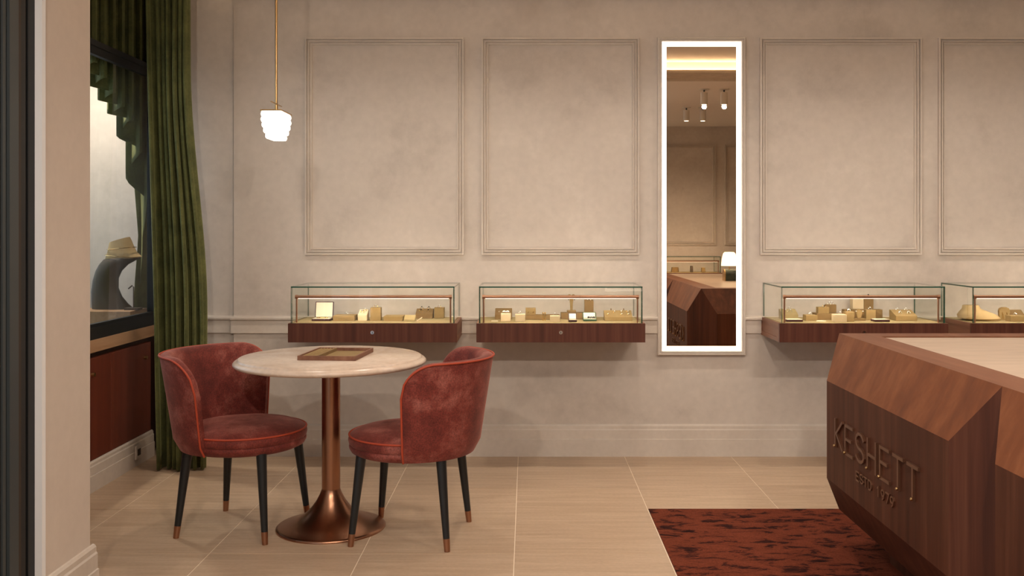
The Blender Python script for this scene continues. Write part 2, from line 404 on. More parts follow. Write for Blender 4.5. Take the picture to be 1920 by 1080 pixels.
MB().tube(ringpts((200,482),(259,487),.056), .0025, 6, loop=True).build('pendant_chain', M_gold, nk, smooth=True)
es = thing('earring_stand', 'small dark wire earring stand beside the necklace bust', 'stand', (-2.245, 5.45, BZ))
MB().box(-.03,.05,-.03,.03,0,.012).build('base', M_bustd, es)
MB().tube([(.012,0,.012),(.012,0,.13),(.004,0,.138),(-.018,0,.12)], .004, 8).build('wire', M_bustd, es, smooth=True)

# ---------------------------------------------------------------- display cases
CW, CD = .895, .405
def make_case(label, x0, yfront, rz=0.0):
    c = thing('display_case', label, 'display case', (x0, yfront, .695), rz, 'wall-mounted glass jewellery cases')
    # body of the shallow walnut box, its grooved sides
    MB().box(.012, CW-.012, .016, CD, 0, .095).build('case_body', M_dark_wood, c)
    MB().box(0, CW, 0, .016, 0, .1005).build('front_panel', M_walnut_case, c, bevel=.001)
    for xa, xb, gxo in ((0,.012,0), (CW-.012,CW,CW)):
        sp = MB().box(xa, xb, .016, CD, 0, .022).box(xa, xb, .016, CD, .078, .1005).box(xa, xb, .016, .06, .022, .078).box(xa, xb, CD-.02, CD, .022, .078)
        s = sp.build('side_panel', M_walnut_side, c)
        MB().box(xa+.004, xb-.004, .06, CD-.02, .022, .078).build('groove_panel', M_walnut_side, s)
    MB().box(.012, CW-.012, .016, CD, .095, .1015).build('suede_pad', M_pad, c)
    lk = MB().tube([(CW/2,-.004,.053),(CW/2,.001,.053)], .0095, 16).build('lock', M_silver, c, smooth=True)
    MB().box(CW/2-.0015, CW/2+.0015, -.0048, -.0035, .047, .058).build('keyhole', M_black, lk)
    g0, g1, zt = .0135, CW-.0135, .296; t = .007
    def pane(x0,x1,y0,y1,z0,z1,ax):
        m = MB().box(x0,x1,y0,y1,z0,z1)
        big = {'y': (2,4), 'x': (3,5), 'z': (0,1)}[ax]
        m.m = [0 if k in big else 1 for k in range(6)]
        m.build('glass_pane', [M_glass, M_edge], c)
    pane(g0, g1, .010, .010+t, .1015, zt-t, 'y')
    pane(g0, g0+t, .010+t, CD-.002, .1015, zt-t, 'x')
    pane(g1-t, g1, .010+t, CD-.002, .1015, zt-t, 'x')
    pane(g0, g1, .010, CD-.002, zt-t, zt, 'z')
    b = MB().tube([(.034,.040,.2395),(CW-.034,.040,.2395)], .0085, 14)
    for x in (.030, CW-.044): b.tube([(x,.040,.239),(x+.014,.040,.239)], .0108, 14)
    lb = b.build('light_bar', M_bronze, c, smooth=True)
    MB().box(.046, CW-.046, .0468, .0510, .2322, .2360).build('led_strip', M_led, lb)
    MB().box(.046, CW-.046, .0375, .0435, .2292, .2316).build('diffuser', M_diff, lb)
    for x in (.037, CW-.037):
        MB().tube([(x,.040,.1015),(x,.040,.236)], .0045, 10).build('bar_post', M_bronze, c, smooth=True)
    return c
YF = 5.083
case1 = make_case('walnut and glass wall case above the round table, holding an open maroon box', -1.266, YF)
def case_copy(label, x, y=YF, rz=0.0):
    c = copy_tree(case1); c.location = (x, y, .695); c.rotation_euler = (0,0,rz); c['label'] = label; return c
case_copy('walnut and glass wall case between the round table and the lit mirror', -.268)
case_copy('walnut and glass wall case beside the mirror, holding stacked suede blocks', 1.337)
case_copy('walnut and glass wall case holding a lying neck form', 2.353)
case_copy('walnut and glass wall case on the panelled wall seen in the mirror', 2.305, OY+CD+.002, math.pi)

# ---- jewellery props. px/py are read off the photo and turned into places on the pads
ZP = .7967
def sz(px, d): return px*d/F
def at_base(px, py): return PW(px, py, ZP)
rings_done = 0
RL = {}
def ring(x, y, z, where, m=None, gem=None, r=.0085, rz=0.0):
    mb = MB().tube([(r*math.cos(2*math.pi*k/20), 0, r*.62+r*math.sin(2*math.pi*k/20)) for k in range(20)], .0014, 6, loop=True)
    mb.ball((0,0,r*1.75), .0036, 1, 6)
    o = mb.build('ring', [m or M_gold, gem or M_gem], smooth=True); o.location = (x,y,z); o.rotation_euler = (0,0,rz)
    return tag(o, where, 'ring', 'rings on the suede blocks')
def block(p0, p1, yb, yt, m, label, depth=None, wedge=0.0, z0=ZP, group=None, name='display_block', cat='display block', d=None, rings=(), rlabel=None, rm=None, gem=None):
    """suede block; wedge = height fraction of its front edge (0 = plain block)"""
    if d is None: d = PW((p0+p1)/2, yb, z0)[1]
    wd = sz(p1-p0, d); h = sz(yb-yt, d); cx = ((p0+p1)/2-CX)/F*d; dp = depth or wd
    if wedge:
        mb = MB().prism([(0,0),(dp,0),(dp,h),(dp*.82,h),(0,h*wedge)], 'x', -wd/2, wd/2)
    else:
        mb = MB().box(-wd/2, wd/2, 0, dp, 0, h)
    o = mb.build(name, m, bevel=.0018); o.location = (cx, d, z0)
    tag(o, label, cat, group)
    for fx, fy in rings:
        zz = h if not wedge else (h*wedge + (h-h*wedge)*min(1, fy/.82))
        ring(cx+fx*wd, d+fy*dp, z0+zz-.002, rlabel or ('small ring set into the ' + label)[:90], rm, gem)
    return cx, d, h, wd, dp

def open_box(p0, p1, yb, yt, body, label, tilt=75, depth=None, d=None, lines=True):
    if d is None: d = PW((p0+p1)/2, yb, ZP)[1]
    wd = sz(p1-p0, d); dp = depth or wd*.8; cx = ((p0+p1)/2-CX)/F*d; lh = sz(yb-yt, d)*.95
    o = thing('jewellery_box', label, 'jewellery box', (cx, d, ZP))
    MB().box(-wd/2, wd/2, 0, dp, 0, .011).build('tray', body, o, bevel=.003)
    MB().box(-wd/2+.004, wd/2-.004, .004, dp-.004, .011, .0135).build('tray_lining', M_satin, o, bevel=.001)
    M = Matrix.Translation((0, dp, .010)) @ Matrix.Rotation(R(tilt), 4, 'X')
    lid = MB().box(-wd/2, wd/2, 0, lh, -.012, 0, M=M).build('lid', body, o, bevel=.003)
    MB().box(-wd/2+.005, wd/2-.005, .005, lh-.005, 0, .002, M=M).build('lid_lining', M_satin, lid, bevel=.001)
    return cx, d, wd, dp

# case above the table
cx, d, wd, dp = open_box(584, 619, 602, 569, M_maroon, 'open maroon jewellery box lined with cream satin in the case above the table', 78)
tag(MB().tube([(cx+.030*math.cos(a*.3), d+dp*.5+.016*math.sin(a*.3), ZP+.0155) for a in range(21)], .0025, 6, loop=True).build('bracelet', M_gold, smooth=True), 'gold bracelet lying in the open maroon box', 'bracelet')
block(624, 664, 602, 592, M_olive, 'low wide olive suede slab beside the maroon box', .11, rings=((.05,.5),), rm=M_silver, rlabel='silver ring on the low olive slab beside the maroon box')
block(671, 688, 601.5, 582, M_cream, 'cream suede wedge beside a tall olive block above the table', .075, .55, rings=((-.1,.35),(.15,.62)), rlabel='ring on the cream wedge in the case above the table')
block(694, 713.5, 601.5, 577, M_olive, 'tall olive suede block beside the cream wedge', .05, rings=((0,.4),), rlabel='ring on the tall olive block beside the cream wedge')
block(719, 755, 602.3, 593, M_olive, 'low olive suede slab between the tall block and the earring card', .10)
block(757, 778, 603, 592, M_pad, 'small sloping suede earring card in front of the four-ring wedge', .05, .35)
for s in (-1, 1):
    x, y = at_base(767.5+s*4, 603); tag(MB().tube([(x-.005,y+.02,ZP+.019),(x,y+.017,ZP+.0175),(x+.005,y+.02,ZP+.019)], .0017, 6).build('earring', M_gold, smooth=True), 'gold bar earring on the small sloping card', 'earring', 'bar earrings on the sloping card')
block(779, 811, 597.5, 580.5, M_olived, 'brown suede wedge with four rings', .08, .55, rings=((-.2,.75),(.22,.75),(-.2,.3),(.22,.3)), rlabel='ring on the brown four-ring wedge', gem=M_dgem)
block(814, 832.5, 597, 577, M_olive, 'tall olive suede block by the end pane, beside the four-ring wedge', .05, rings=((0,.4),), rlabel='ring on the tall olive block beside the four-ring wedge')
x, y = at_base(786, 603.2); tag(MB().tube([(x-.012,y-.004,ZP+.003),(x+.014,y+.012,ZP+.022)], .003, 8).build('gold_bar', M_cream, smooth=True), 'thin pale rod leaning in front of the four-ring wedge', 'rod')
# case between table and mirror
block(928, 960, 598.5, 579.5, M_olived, 'brown suede earring wedge behind a cream cube', .07, .45)
for s in (-1, 0, 1):
    x, y = at_base(944, 598.5); tag(MB().ball((x+.02*s-.005, y+.022, ZP+.040), .004, 0, 6).build('earring', M_silver, smooth=True), 'silver stud earring on the brown wedge behind the cream cube', 'earring', 'studs on the brown wedge')
block(939, 957.5, 603, 588, M_cream, 'cream suede cube in front of the brown earring wedge', .045, rings=((-.15,.4),(.2,.4)), rm=M_silver, rlabel='silver ring on the cream cube in front of the brown wedge')
block(966, 984.5, 603.7, 589.5, M_cream, 'cream suede cube at the end of the long low riser', .045, rings=((0,.4),), rm=M_silver, rlabel='silver ring on the cream cube at the end of the long riser')
cx, d, h, wd, dp = block(985, 1050, 599.5, 591, M_olived, 'long low brown suede riser carrying an earring card', .07)
zc = ZP+h
block(985.5, 1004.5, 591, 578, M_olive, 'upright olive earring card standing on the long low riser', .03, .8, z0=zc, d=d+.02, name='earring_card', cat='earring card')
for s in (-1, 1):
    x = (995+s*4.6-CX)/F*(d+.02); tag(MB().tube([(x-.004,d+.0185,zc+.017),(x,d+.0185,zc+.013),(x+.004,d+.0185,zc+.018)], .0016, 6).build('earring', M_gold, smooth=True), 'gold curved earring on the upright olive card', 'earring', 'earrings on the upright card')
for s in (0, 1):
    x, y = at_base(1018.3+s*3.8, 601.5); tag(MB().box(x-.003,x+.003,y-.002,y+.002,ZP,ZP+.042).ball((x,y,ZP+.043),.0045,0,6).build('drop_earring', M_gold, bevel=.001), 'tall gold drop earring standing before the low riser', 'earring', 'tall gold drop earrings')
block(1031.5, 1050, 604, 592.5, M_cream, 'cream suede cube in front of the long riser, nearest the tall gold earrings', .045, rings=((0,.4),), rm=M_silver, rlabel='silver ring on the cream cube nearest the tall gold earrings')
cx, d, h, wd, dp = block(1052, 1118, 598.5, 587, M_olived, 'wide brown suede riser carrying the earring stand', .075)
zc = ZP+h; xs = (1071.5-CX)/F*(d+.03)
T = thing('earring_stand', 'olive T-shaped earring stand on the wide brown riser', 'stand', (xs, d+.035, zc))
MB().box(-.025,.025,-.02,.02,0,.013).build('base', M_olived, T, bevel=.002)
MB().loft([[(-a,-.006,z),(a,-.006,z),(a,.006,z),(-a,.006,z)] for a, z in ((.007,.013),(.008,.05),(.012,.082),(.020,.088))]).build('stem', M_olive, T)
for s in (-1, 1): MB().ball((s*.011, 0, .091), .011, 0, 8).build('shoulder', M_olive, T, smooth=True)
for s in (-1, 1): tag(MB().ball((xs+s*.0165, d+.030, zc+.072), .0028, 0, 6).build('earring', M_dgem, smooth=True), 'dark drop earring hanging from the T-shaped stand', 'earring', 'drops on the T-shaped stand')
block(1096, 1113, 587, 563, M_olived, 'tall brown earring card standing on the wide riser', .03, .88, z0=zc, d=d+.025, name='earring_card', cat='earring card')
x = (1104.5-CX)/F*(d+.04); ring(x, d+.045, zc+.066, 'ring on top of the tall brown card', M_silver)
open_box(1066, 1082, 604, 589, M_maroon, 'small open maroon box with cream lid below the T-shaped stand', 62, .03)
cx, d, wd, dp = open_box(1093.5, 1119, 602.5, 587, M_greenbox, 'small open green box with dark bracelet in front of the wide riser', 55, .045)
tag(MB().tube([(cx+.018*math.cos(a*.314)+.008, d+dp*.5+.012*math.sin(a*.314), ZP+.017+.006*(a % 2)) for a in range(20)], .003, 6, loop=True).build('bracelet', M_dgem, smooth=True), 'dark beaded bracelet in the small green box', 'bracelet')
cx, d, h, wd, dp = block(1134, 1186, 601.7, 584, M_olive, 'wide olive suede ring wedge by the mirror end of its case', .085, .42)
for i in range(4):
    for j in range(2):
        if (i+j) % 4 != 1: ring(cx-.055+i*.037, d+.022+j*.028, ZP+h*(.42+.58*(.022+j*.028)/(.085*.82))-.004, 'small ring in the wide olive wedge by the mirror', M_gold, r=.006)
for s in (-1, 1): tag(MB().tube([(cx+s*.035, d+.078, ZP+h-.001),(cx+s*.035, d+.078, ZP+h+.010)], .003, 8).build('peg', M_olived, smooth=True), 'tiny peg standing on the wide olive wedge', 'peg', 'pegs on the wide olive wedge')
x, y = at_base(927.5, 602.5); tag(MB().box(x-.018,x+.018,y-.006,y+.012,ZP,ZP+.003).build('tag_card', M_satin, bevel=.001), 'small cream card lying before the brown earring wedge', 'card')
# case beside the mirror
block(1467, 1497, 599, 581, M_pad, 'pale suede ring wedge behind the flat dark box', .08, .5, rings=((-.2,.4),(.1,.4),(.1,.75)), rm=M_silver, rlabel='silver ring on the pale wedge behind the flat dark box')
open_box(1475, 1506, 603.5, 598.5, M_maroon, 'flat open dark box with cream lining before the pale wedge', 12, .05)
block(1511, 1533, 601.7, 591, M_olive, 'short olive suede block with a gem ring, at the foot of the stacked blocks', .06, rings=((0,.4),), rm=M_silver, rlabel='silver ring on the short olive block at the foot of the stack')
cx, d, h, wd, dp = block(1531, 1572, 599.7, 588, M_olived, 'brown suede riser under two stacked blocks', .09)
block(1534, 1555, 588, 576, M_olive, 'olive suede block in front on the brown riser', .04, z0=ZP+h, d=d+.006, rings=((.1,.4),), rlabel='ring on the olive block in front on the brown riser')
block(1548, 1568.5, 586.8, 571.5, M_olived, 'taller brown suede block at the back of the brown riser', .035, z0=ZP+h, d=d+.052, rings=((-.1,.4),(.15,.5)), rm=M_silver, rlabel='ring on the taller brown block at the back of the riser')
x, y = at_base(1540, 602.3); tag(MB().lathe([(.001,0),(.026,0),(.026,.003),(.001,.003)], 24).build('tag_card', M_satin), 'oval cream card lying before the stacked blocks', 'card').location = (x, y, ZP)
block(1565, 1588, 604, 590, M_cream, 'cream suede cube in front of the stacked blocks', .055, rings=((.05,.4),), rm=M_silver, rlabel='silver ring on the cream cube before the stacked blocks')
block(1586, 1602, 603, 585, M_olive, 'olive suede block pressed beside the cream cube', .055, rings=((0,.4),), rm=M_silver, rlabel='silver ring on the olive block beside the cream cube')
cx, d, h, wd, dp = block(1583, 1655, 597, 580.5, M_olived, 'long dark brown suede riser in front of the towers', .045)
block(1599, 1619.5, 594.8, 557.5, M_cream, 'tall cream suede tower behind the long riser', .05, d=d+.05, name='display_tower', cat='display tower')
block(1620, 1638, 594.8, 557.5, M_olived, 'tall brown suede tower beside the cream tower', .05, d=d+.05, name='display_tower', cat='display tower')
x = (1608-CX)/F*(d+.07); ring(x, d+.07, ZP+.107, 'ring on top of the cream tower', M_gold, r=.008)
x = (1628-CX)/F*(d+.07); ring(x, d+.07, ZP+.107, 'large ring on top of the brown tower', M_bronze, r=.012, gem=M_dgem)
x, y = at_base(1612.5, 601.2)
T = thing('earring_stand', 'small olive pointed earring stand before the long dark riser', 'stand', (x, y, ZP))
MB().box(-.033,.033,0,.04,0,.011).build('base', M_olived, T, bevel=.002)
MB().prism([(-.010,.011),(.010,.011),(.018,.048),(.011,.055),(0,.064),(-.011,.055),(-.018,.048)], 'y', .012, .022).build('stem', M_olive, T, bevel=.002)
for s in (-1, 1): tag(MB().ball((x+s*.019, y+.010, ZP+.050), .0045, 0, 6).build('earring', M_silver, smooth=True), 'silver earring on the small pointed stand', 'earring', 'earrings on the pointed stand')
block(1624, 1642, 600.3, 581, M_olive, 'olive suede block between the pointed stand and the flat box', .035, rings=((0,.4),), rm=M_silver, rlabel='silver ring on the olive block beside the pointed stand')
open_box(1640, 1669, 603.7, 598.8, M_maroon, 'flat open dark box with cream lining before the olive block', 14, .05)
block(1680, 1720, 601.7, 583, M_olive, 'olive suede ring wedge standing alone in the case beside the mirror', .10, .5, rings=((-.2,.3),(.2,.3),(-.2,.7),(.2,.7)), rm=M_silver, rlabel='silver ring on the lone olive wedge beside the mirror')
# last case
x, y = at_base(1845, 603.3)
T = thing('neck_form', 'tan suede neck form lying in the end case', 'neck form', (x+.020, y+.10, ZP))
def ell(cx_, a, b, z, n=28): return [(cx_+a*math.cos(2*math.pi*k/n), b*math.sin(2*math.pi*k/n), z+(.0 if False else 0)) for k in range(n)]
MB().loft([ell(.020,.088,.075,0), ell(.000,.112,.086,.012), ell(-.012,.105,.078,.030), ell(-.030,.075,.060,.048), ell(-.042,.050,.046,.062), ell(-.046,.042,.040,.080), ell(-.046,.040,.038,.082)]).build('form', M_tan, T, smooth=True)
x, y = at_base(1884, 600)
T = thing('earring_card', 'arched olive earring card with two long gold drops in the end case', 'earring card', (x, y, ZP))
MB().prism([(-.026,0),(.026,0),(.030,.05),(.024,.064),(.010,.070),(-.010,.070),(-.024,.064),(-.030,.05)], 'y', 0, .02).build('card', M_olive, T, bevel=.002)
for s in (-1, 1): tag(MB().tube([(x+s*.012-.003,y-.003,ZP+.042),(x+s*.012,y-.003,ZP+.030),(x+s*.012+.002,y-.003,ZP+.008)], .0022, 6).build('earring', M_gold, smooth=True), 'long gold drop earring on the arched card', 'earring', 'long drops on the arched card')
block(1896, 1922, 598, 581, M_olived, 'brown suede wedge at the back of the end case', .05, .45, d=5.31)
block(1895, 1926, 603.3, 592, M_olive, 'low olive suede block before the brown wedge in the end case', .06, rings=((-.1,.4),), rm=M_silver, rlabel='silver ring on the low olive block in the end case')
# case on the opposite wall (seen in the mirror)
for k, (x, wd, h, m, lb) in enumerate(((1.78,.09,.06,M_olived,'brown suede block in the case on the mirrored wall'),(1.98,.03,.075,M_bustd,'slim dark stand in the case on the mirrored wall'),(2.12,.045,.055,M_olive,'olive suede block in the case on the mirrored wall'))):
    o = tag(MB().prism([(-wd/2,0),(wd/2,0),(wd*.4,h),(-wd*.4,h)], 'y', -.03, .03).build('display_block', m, bevel=.002), lb, 'display block'); o.location = (x, OY+.2, ZP)

# ---------------------------------------------------------------- lit mirrors
def mirror(label, x0, x1, y, dirn):
    xm = (x0+x1)/2; W = (x1-x0)/2; z0, z1 = .579, 2.388
    o = thing('wall_mirror', label, 'mirror', (xm, y, z0), 0 if dirn < 0 else math.pi)
    H = z1-z0
    MB().frame(-W, W, 0, H, [(0,0),(0,.030),(.004,.034),(.010,.034),(.011,.030),(.015,.030),(.016,.034),(.022,.034),(.025,.026),(.025,.004)], 0, -1).build('frame', M_trim, o)
    MB().box(-W+.02, W-.02, -.012, 0, .02, H-.02).build('backing', M_dark_wood, o)
    MB().frame(-W+.025, W-.025, .025, H-.025, [(0,.012),(0,.026),(.0245,.026),(.0245,.012)], 0, -1).build('light_frame', M_mled, o)
    MB().box(-W+.0495, W-.0495, -.017, -.012, .0495, H-.0495).build('mirror_glass', M_mirror, o)
mirror('tall narrow wall mirror with a glowing white border', (1232-CX)/F*WY, (1396-CX)/F*WY, WY, -1)
mirror('tall lit mirror on the panelled wall facing the cases', .865, 1.365, OY, 1)

# ---------------------------------------------------------------- pendant
pd = 4.2; pxx = (517.5-CX)/F*4.29; pz = CAMZ + 229.3/F*pd
pen = thing('pendant_lamp', 'small brass pendant lamp with a stepped glowing glass shade', 'pendant lamp', (pxx, pd+.095, pz))
MB().box(-.047,.047,-.095,.095,-.004,.002).build('top_plate', M_brass, pen, bevel=.001)
MB().tube([(0,0,0),(0,0,2.73-pz)], .0058, 12).build('rod', M_brass, pen, smooth=True)
MB().tube([(0,0,0),(0,0,.034)], .0075, 12).lathe([(.016,.001),(.014,.004),(.0075,.006)], 16).build('socket', M_brass, pen, smooth=True)
MB().box(-.0035,.0035,-.088,.088,.036,.039).build('cross_bar', M_brass, pen)
MB().lathe([(.04,2.70-pz),(.04,2.73-pz)], 24).build('canopy', M_brass, pen, smooth=True)
sh = MB(); zt = -.004
def rrect(a, b, r, z, n=5):
    pts = []
    for sx, sy, a0 in ((1,1,0),(-1,1,90),(-1,-1,180),(1,-1,270)):
        for k in range(n):
            g = R(a0+90*k/(n-1)); pts.append((sx*(a-r)+r*math.cos(g), sy*(b-r)+r*math.sin(g), z))
    return pts
rg = []
for k, (a, b) in enumerate(((.048,.096),(.048,.097),(.045,.093),(.040,.087),(.033,.079))):
    z0 = zt-.0235*k; h = .0235
    for f, e in ((0,-.004),(.2,-.001),(.5,0),(.8,-.001),(1,-.004)): rg.append(rrect(a+e, b+e, .02, z0-h*f))
sh.loft(rg).build('shade', M_shade, pen, smooth=True)

# ---------------------------------------------------------------- round table
TX, TY = -.850, 4.166
tb = thing('round_table', 'round pale marble table on a copper trumpet pedestal', 'table', (TX, TY, 0))
MB().lathe([(.30,.704),(.385,.704),(.402,.708),(.411,.716),(.411,.722),(.404,.730),(.394,.7325),(.392,.734),(.391,.739),(.386,.742),(.001,.742)], 96).build('table_top', M_marble, tb, smooth=True)
MB().lathe([(.12,.690),(.12,.704)], 48).build('mount_plate', M_copper, tb, smooth=True)
MB().lathe([(.0395,.150),(.0395,.690)], 48).build('column', M_copper, tb, smooth=True)
MB().lathe([(.234,0),(.234,.006),(.230,.010),(.222,.013),(.190,.022),(.150,.037),(.115,.058),(.085,.086),(.062,.118),(.047,.147),(.0405,.165),(.040,.168)], 72).build('base', M_copper, tb, smooth=True)
tr = thing('jewellery_tray', 'shallow wooden tray lined with olive suede on the round marble table', 'tray', (-.826, 4.165, .742), R(-5))
tw, tl = .125, .150
f = MB().box(-tw,tw,-tl,-tl+.008,0,.019).box(-tw,tw,tl-.008,tl,0,.019).box(-tw,-tw+.008,-tl+.008,tl-.008,0,.019).box(tw-.008,tw,-tl+.008,tl-.008,0,.019)
f.build('tray_frame', M_walnut_side, tr, bevel=.001)
MB().box(-tw+.008,tw-.008,-tl+.008,tl-.008,.001,.005).build('lining', M_olive, tr)
for k in range(5):
    xx = -tw+.008+.014*k; MB().tube([(xx+.007,-tl+.010,.010),(xx+.007,tl-.010,.010)], .0068, 8).build('ring_roll', M_olive, tr, smooth=True)
MB().box(-tw+.078,-tw+.086,-tl+.008,tl-.008,.005,.018).build('divider', M_olived, tr)

# ---------------------------------------------------------------- chairs
def make_chair(label, loc, face):
    c = thing('tub_chair', label, 'chair', loc, face, 'rust velvet tub chairs')
    def ro(z):
        t = (z-.36)/.405
        return .264 + .020*min(1, t/.10) + .062*max(0, t)**1.05
    HA = 82; NA = 60; rings = []; top_path = []
    for i in range(NA+1):
        u = -1 + 2*i/NA; u = math.copysign(abs(u)**.85, u); ang = 180 + u*HA; a = R(ang)
        e = (1-abs(u))*HA/24.0
        zt = .765 - (.135*(1-math.sqrt(max(0, 1-(1-e)**2))) if e < 1 else 0)
        th = .050 if e >= 1 else .034+.016*e
        prof = []
        for k in range(9):
            z = .360 + (zt-.016-.360)*k/8; prof.append((ro(z), z))
        rt = ro(zt)
        prof += [(rt-.003, zt-.006), (rt-.012, zt-.001), (rt-th*.5, zt), (rt-th+.010, zt-.003), (rt-th+.002, zt-.012)]
        for k in range(8, -1, -1):
            z = .372 + (zt-.022-.372)*k/8; prof.append((ro(z)-th, z))
        rings.append([(r*math.cos(a), r*math.sin(a), z) for r, z in prof])
        top_path.append(((rt+.0005)*math.cos(a), (rt+.0005)*math.sin(a), zt-.005))
    MB().loft(rings).build('backrest', M_velvet, c, smooth=True)
    pth = []
    for sgn, src in ((-1, top_path),):
        a0, a1 = R(180-HA), R(180+HA)
        lo = [(ro(z)*math.cos(a0), ro(z)*math.sin(a0), z) for z in (.36,.40,.45,.50,.55,.59,.615)]
        hi = [(ro(z)*math.cos(a1), ro(z)*math.sin(a1), z) for z in (.615,.59,.55,.50,.45,.40,.36)]
        pth = lo + src + hi
    MB().tube(pth, .0042, 8).build('piping', M_piping, c, smooth=True)
    seat = MB().lathe([(.14,.352),(.235,.354),(.256,.364),(.264,.378),(.264,.388),(.260,.392),(.265,.397),(.268,.412),(.264,.428),(.255,.436),(.22,.450),(.15,.461),(.07,.465),(.001,.466)], 72).build('seat', M_velvet, c, smooth=True)
    MB().tube([(.2635*math.cos(2*math.pi*k/72), .2635*math.sin(2*math.pi*k/72), .4315) for k in range(72)], .0042, 8, loop=True).build('seat_piping', M_piping, seat, smooth=True)
    MB().lathe([(.15,.335),(.15,.354)], 32).build('seat_base', M_blackleg, c, smooth=True)
    for sx in (-1, 1):
        for sy in (-1, 1):
            p = lambda t: (sx*(.168+.034*t), sy*(.168+.034*t), .362*(1-t))
            lg = MB().tube([p(0), p(.86)], [.0215,.0135], 16).build('leg', M_blackleg, c, smooth=True)
            MB().tube([p(.86), p(1)], [.0142,.0118], 16).build('foot_cap', M_copper, lg, smooth=True)
    return c
make_chair('rust velvet tub chair with orange piping, its back to the green curtain', (-1.228, 4.170, 0), R(-12))
make_chair('rust velvet tub chair with orange piping, turned away from the lit mirror', (-.487, 4.075, 0), R(171))

# ---------------------------------------------------------------- counter
ct = thing('sales_counter', 'faceted walnut sales counter with raised lettering and a pale stone top', 'counter', (1.775, 2.57, 0))
ox, oy = 1.775, 2.57
Z0, Z1, Z2, Z3 = .148, .305, .690, .866
Lc = [(1.37,4.03),(1.19,3.81),(1.19,2.71),(1.275,2.575),(1.19,2.44),(1.19,1.33),(1.37,1.11)]
def solid(name, polys, m, bev=0):
    mb = MB()
    for p in polys: mb.add([(x-ox, y-oy, z) for x, y, z in p], [tuple(range(len(p)))])
    o = mb.build(name, m, ct, fix=False)
    s = o.modifiers.new('solid', 'SOLIDIFY'); s.thickness = .012; s.offset = -1
    return o
TXL, TYF, TYN = 1.275, 3.92, 1.22
def mir(p): return tuple((2*ox-x, y, z) for x, y, z in reversed(p))
def topz(up): return (Z2, Z3) if up else (Z1, Z0)
for side in (0, 1):
    fl = (lambda p: p) if side == 0 else mir
    for k in range(6):
        a, b = Lc[k], Lc[k+1]
        fc = [(a[0],a[1],Z1),(a[0],a[1],Z2),(b[0],b[1],Z2),(b[0],b[1],Z1)][::-1]
        solid('panel', [fl(tuple(fc))], M_walnut)
    Bf, V, Bn = (TXL,TYF), (TXL,2.575), (TXL,TYN)
    for up in (True, False):
        zi, zo = topz(up); rv = (lambda p: p) if up else (lambda p: tuple(reversed(p)))
        q = lambda pt, z: (pt[0], pt[1], z)
        P2, P1, A, Vv, C, A2, E2 = Lc
        for poly in ((q(P1,zi),q(A,zi),q(V,zo),q(Bf,zo)), (q(C,zi),q(A2,zi),q(Bn,zo),q(V,zo))):
            solid('slope_panel', [fl(rv(tuple(poly)))], M_walnut_lit if up else M_walnut)
        for poly in ((q(P2,zi),q(P1,zi),q(Bf,zo)), (q(A,zi),q(Vv,zi),q(V,zo)), (q(Vv,zi),q(C,zi),q(V,zo)), (q(A2,zi),q(E2,zi),q(Bn,zo))):
            solid('corner_facet', [fl(rv(tuple(poly)))], M_walnut)
XR = 2*ox-TXL
for y_mid, y_top, flip in ((4.03, TYF, False), (1.11, TYN, True)):
    for zi, zo, up in ((Z2,Z3,True),(Z1,Z0,False)):
        p = [(1.37,y_mid,zi),(TXL,y_top,zo),(XR,y_top,zo),(2*ox-1.37,y_mid,zi)]
        if flip != (not up): p = p[::-1]
        solid('slope_panel', [tuple(p)], M_walnut)
    p = [(1.37,y_mid,Z1),(1.37,y_mid,Z2),(2*ox-1.37,y_mid,Z2),(2*ox-1.37,y_mid,Z1)]
    solid('panel', [tuple(p[::-1] if flip else p)], M_walnut)
BW = .128
def cb(x0,x1,y0,y1,z0,z1): return MB().box(x0-ox,x1-ox,y0-oy,y1-oy,z0,z1)
for args in ((TXL,TXL+BW,TYN,TYF),(XR-BW,XR,TYN,TYF),(TXL+BW,XR-BW,TYF-.118,TYF),(TXL+BW,XR-BW,TYN,TYN+.118)):
    cb(*args, Z3-.02, Z3+.0004).build('top_border', M_border, ct)
cb(TXL+BW+.003, XR-BW-.003, TYN+.121, TYF-.121, Z3-.02, Z3-.004).build('stone_top', M_stone, ct)
cb(TXL+.01, XR-.01, TYN+.01, TYF-.01, Z0, Z0+.012).build('bottom_panel', M_dark_wood, ct)
cb(1.40, 2*ox-1.40, 1.42, 3.70, .0042, Z0).build('plinth', M_walnut, ct)
# raised lettering on the street-side face
def letter(name, strokes, y0, z0, wd, ht, th, out, m):
    mb = MB()
    for si, st in enumerate(strokes):          # each stroke is one mitred ribbon standing proud of the panel
        P = [Vector((y0-u*wd, z0+v*ht)) for u, v in st]
        P = [p for k, p in enumerate(P) if k == 0 or (p-P[k-1]).length > 1e-5]
        T = [(b-a).normalized() for a, b in zip(P[:-1], P[1:])]
        rings = []
        for k, p in enumerate(P):
            ta, tb_ = T[max(0, k-1)], T[min(len(T)-1, k)]
            na, nb = Vector((-ta.y, ta.x)), Vector((-tb_.y, tb_.x)); nm = (na+nb).normalized()
            nm *= th/2/max(.45, nm.dot(na))
            if k == 0: p = p-ta*th*.4
            if k == len(P)-1: p = p+tb_*th*.4
            x1 = 1.19-out-.0003*si-ox; xb = 1.1905-ox
            a, b = p+nm, p-nm
            rings.append([(xb, a.x-oy, a.y), (x1, a.x-oy, a.y), (x1, b.x-oy, b.y), (xb, b.x-oy, b.y)])
        mb.loft(rings)
    return mb.build(name, m, ct)
M_letter = mat('bronze_letter', (.20,.095,.055), .35, .7)
arc = lambda cx, cy, rx, ry, a0, a1, n=8: [(cx+rx*math.cos(R(a0+(a1-a0)*k/n)), cy+ry*math.sin(R(a0+(a1-a0)*k/n))) for k in range(n+1)]
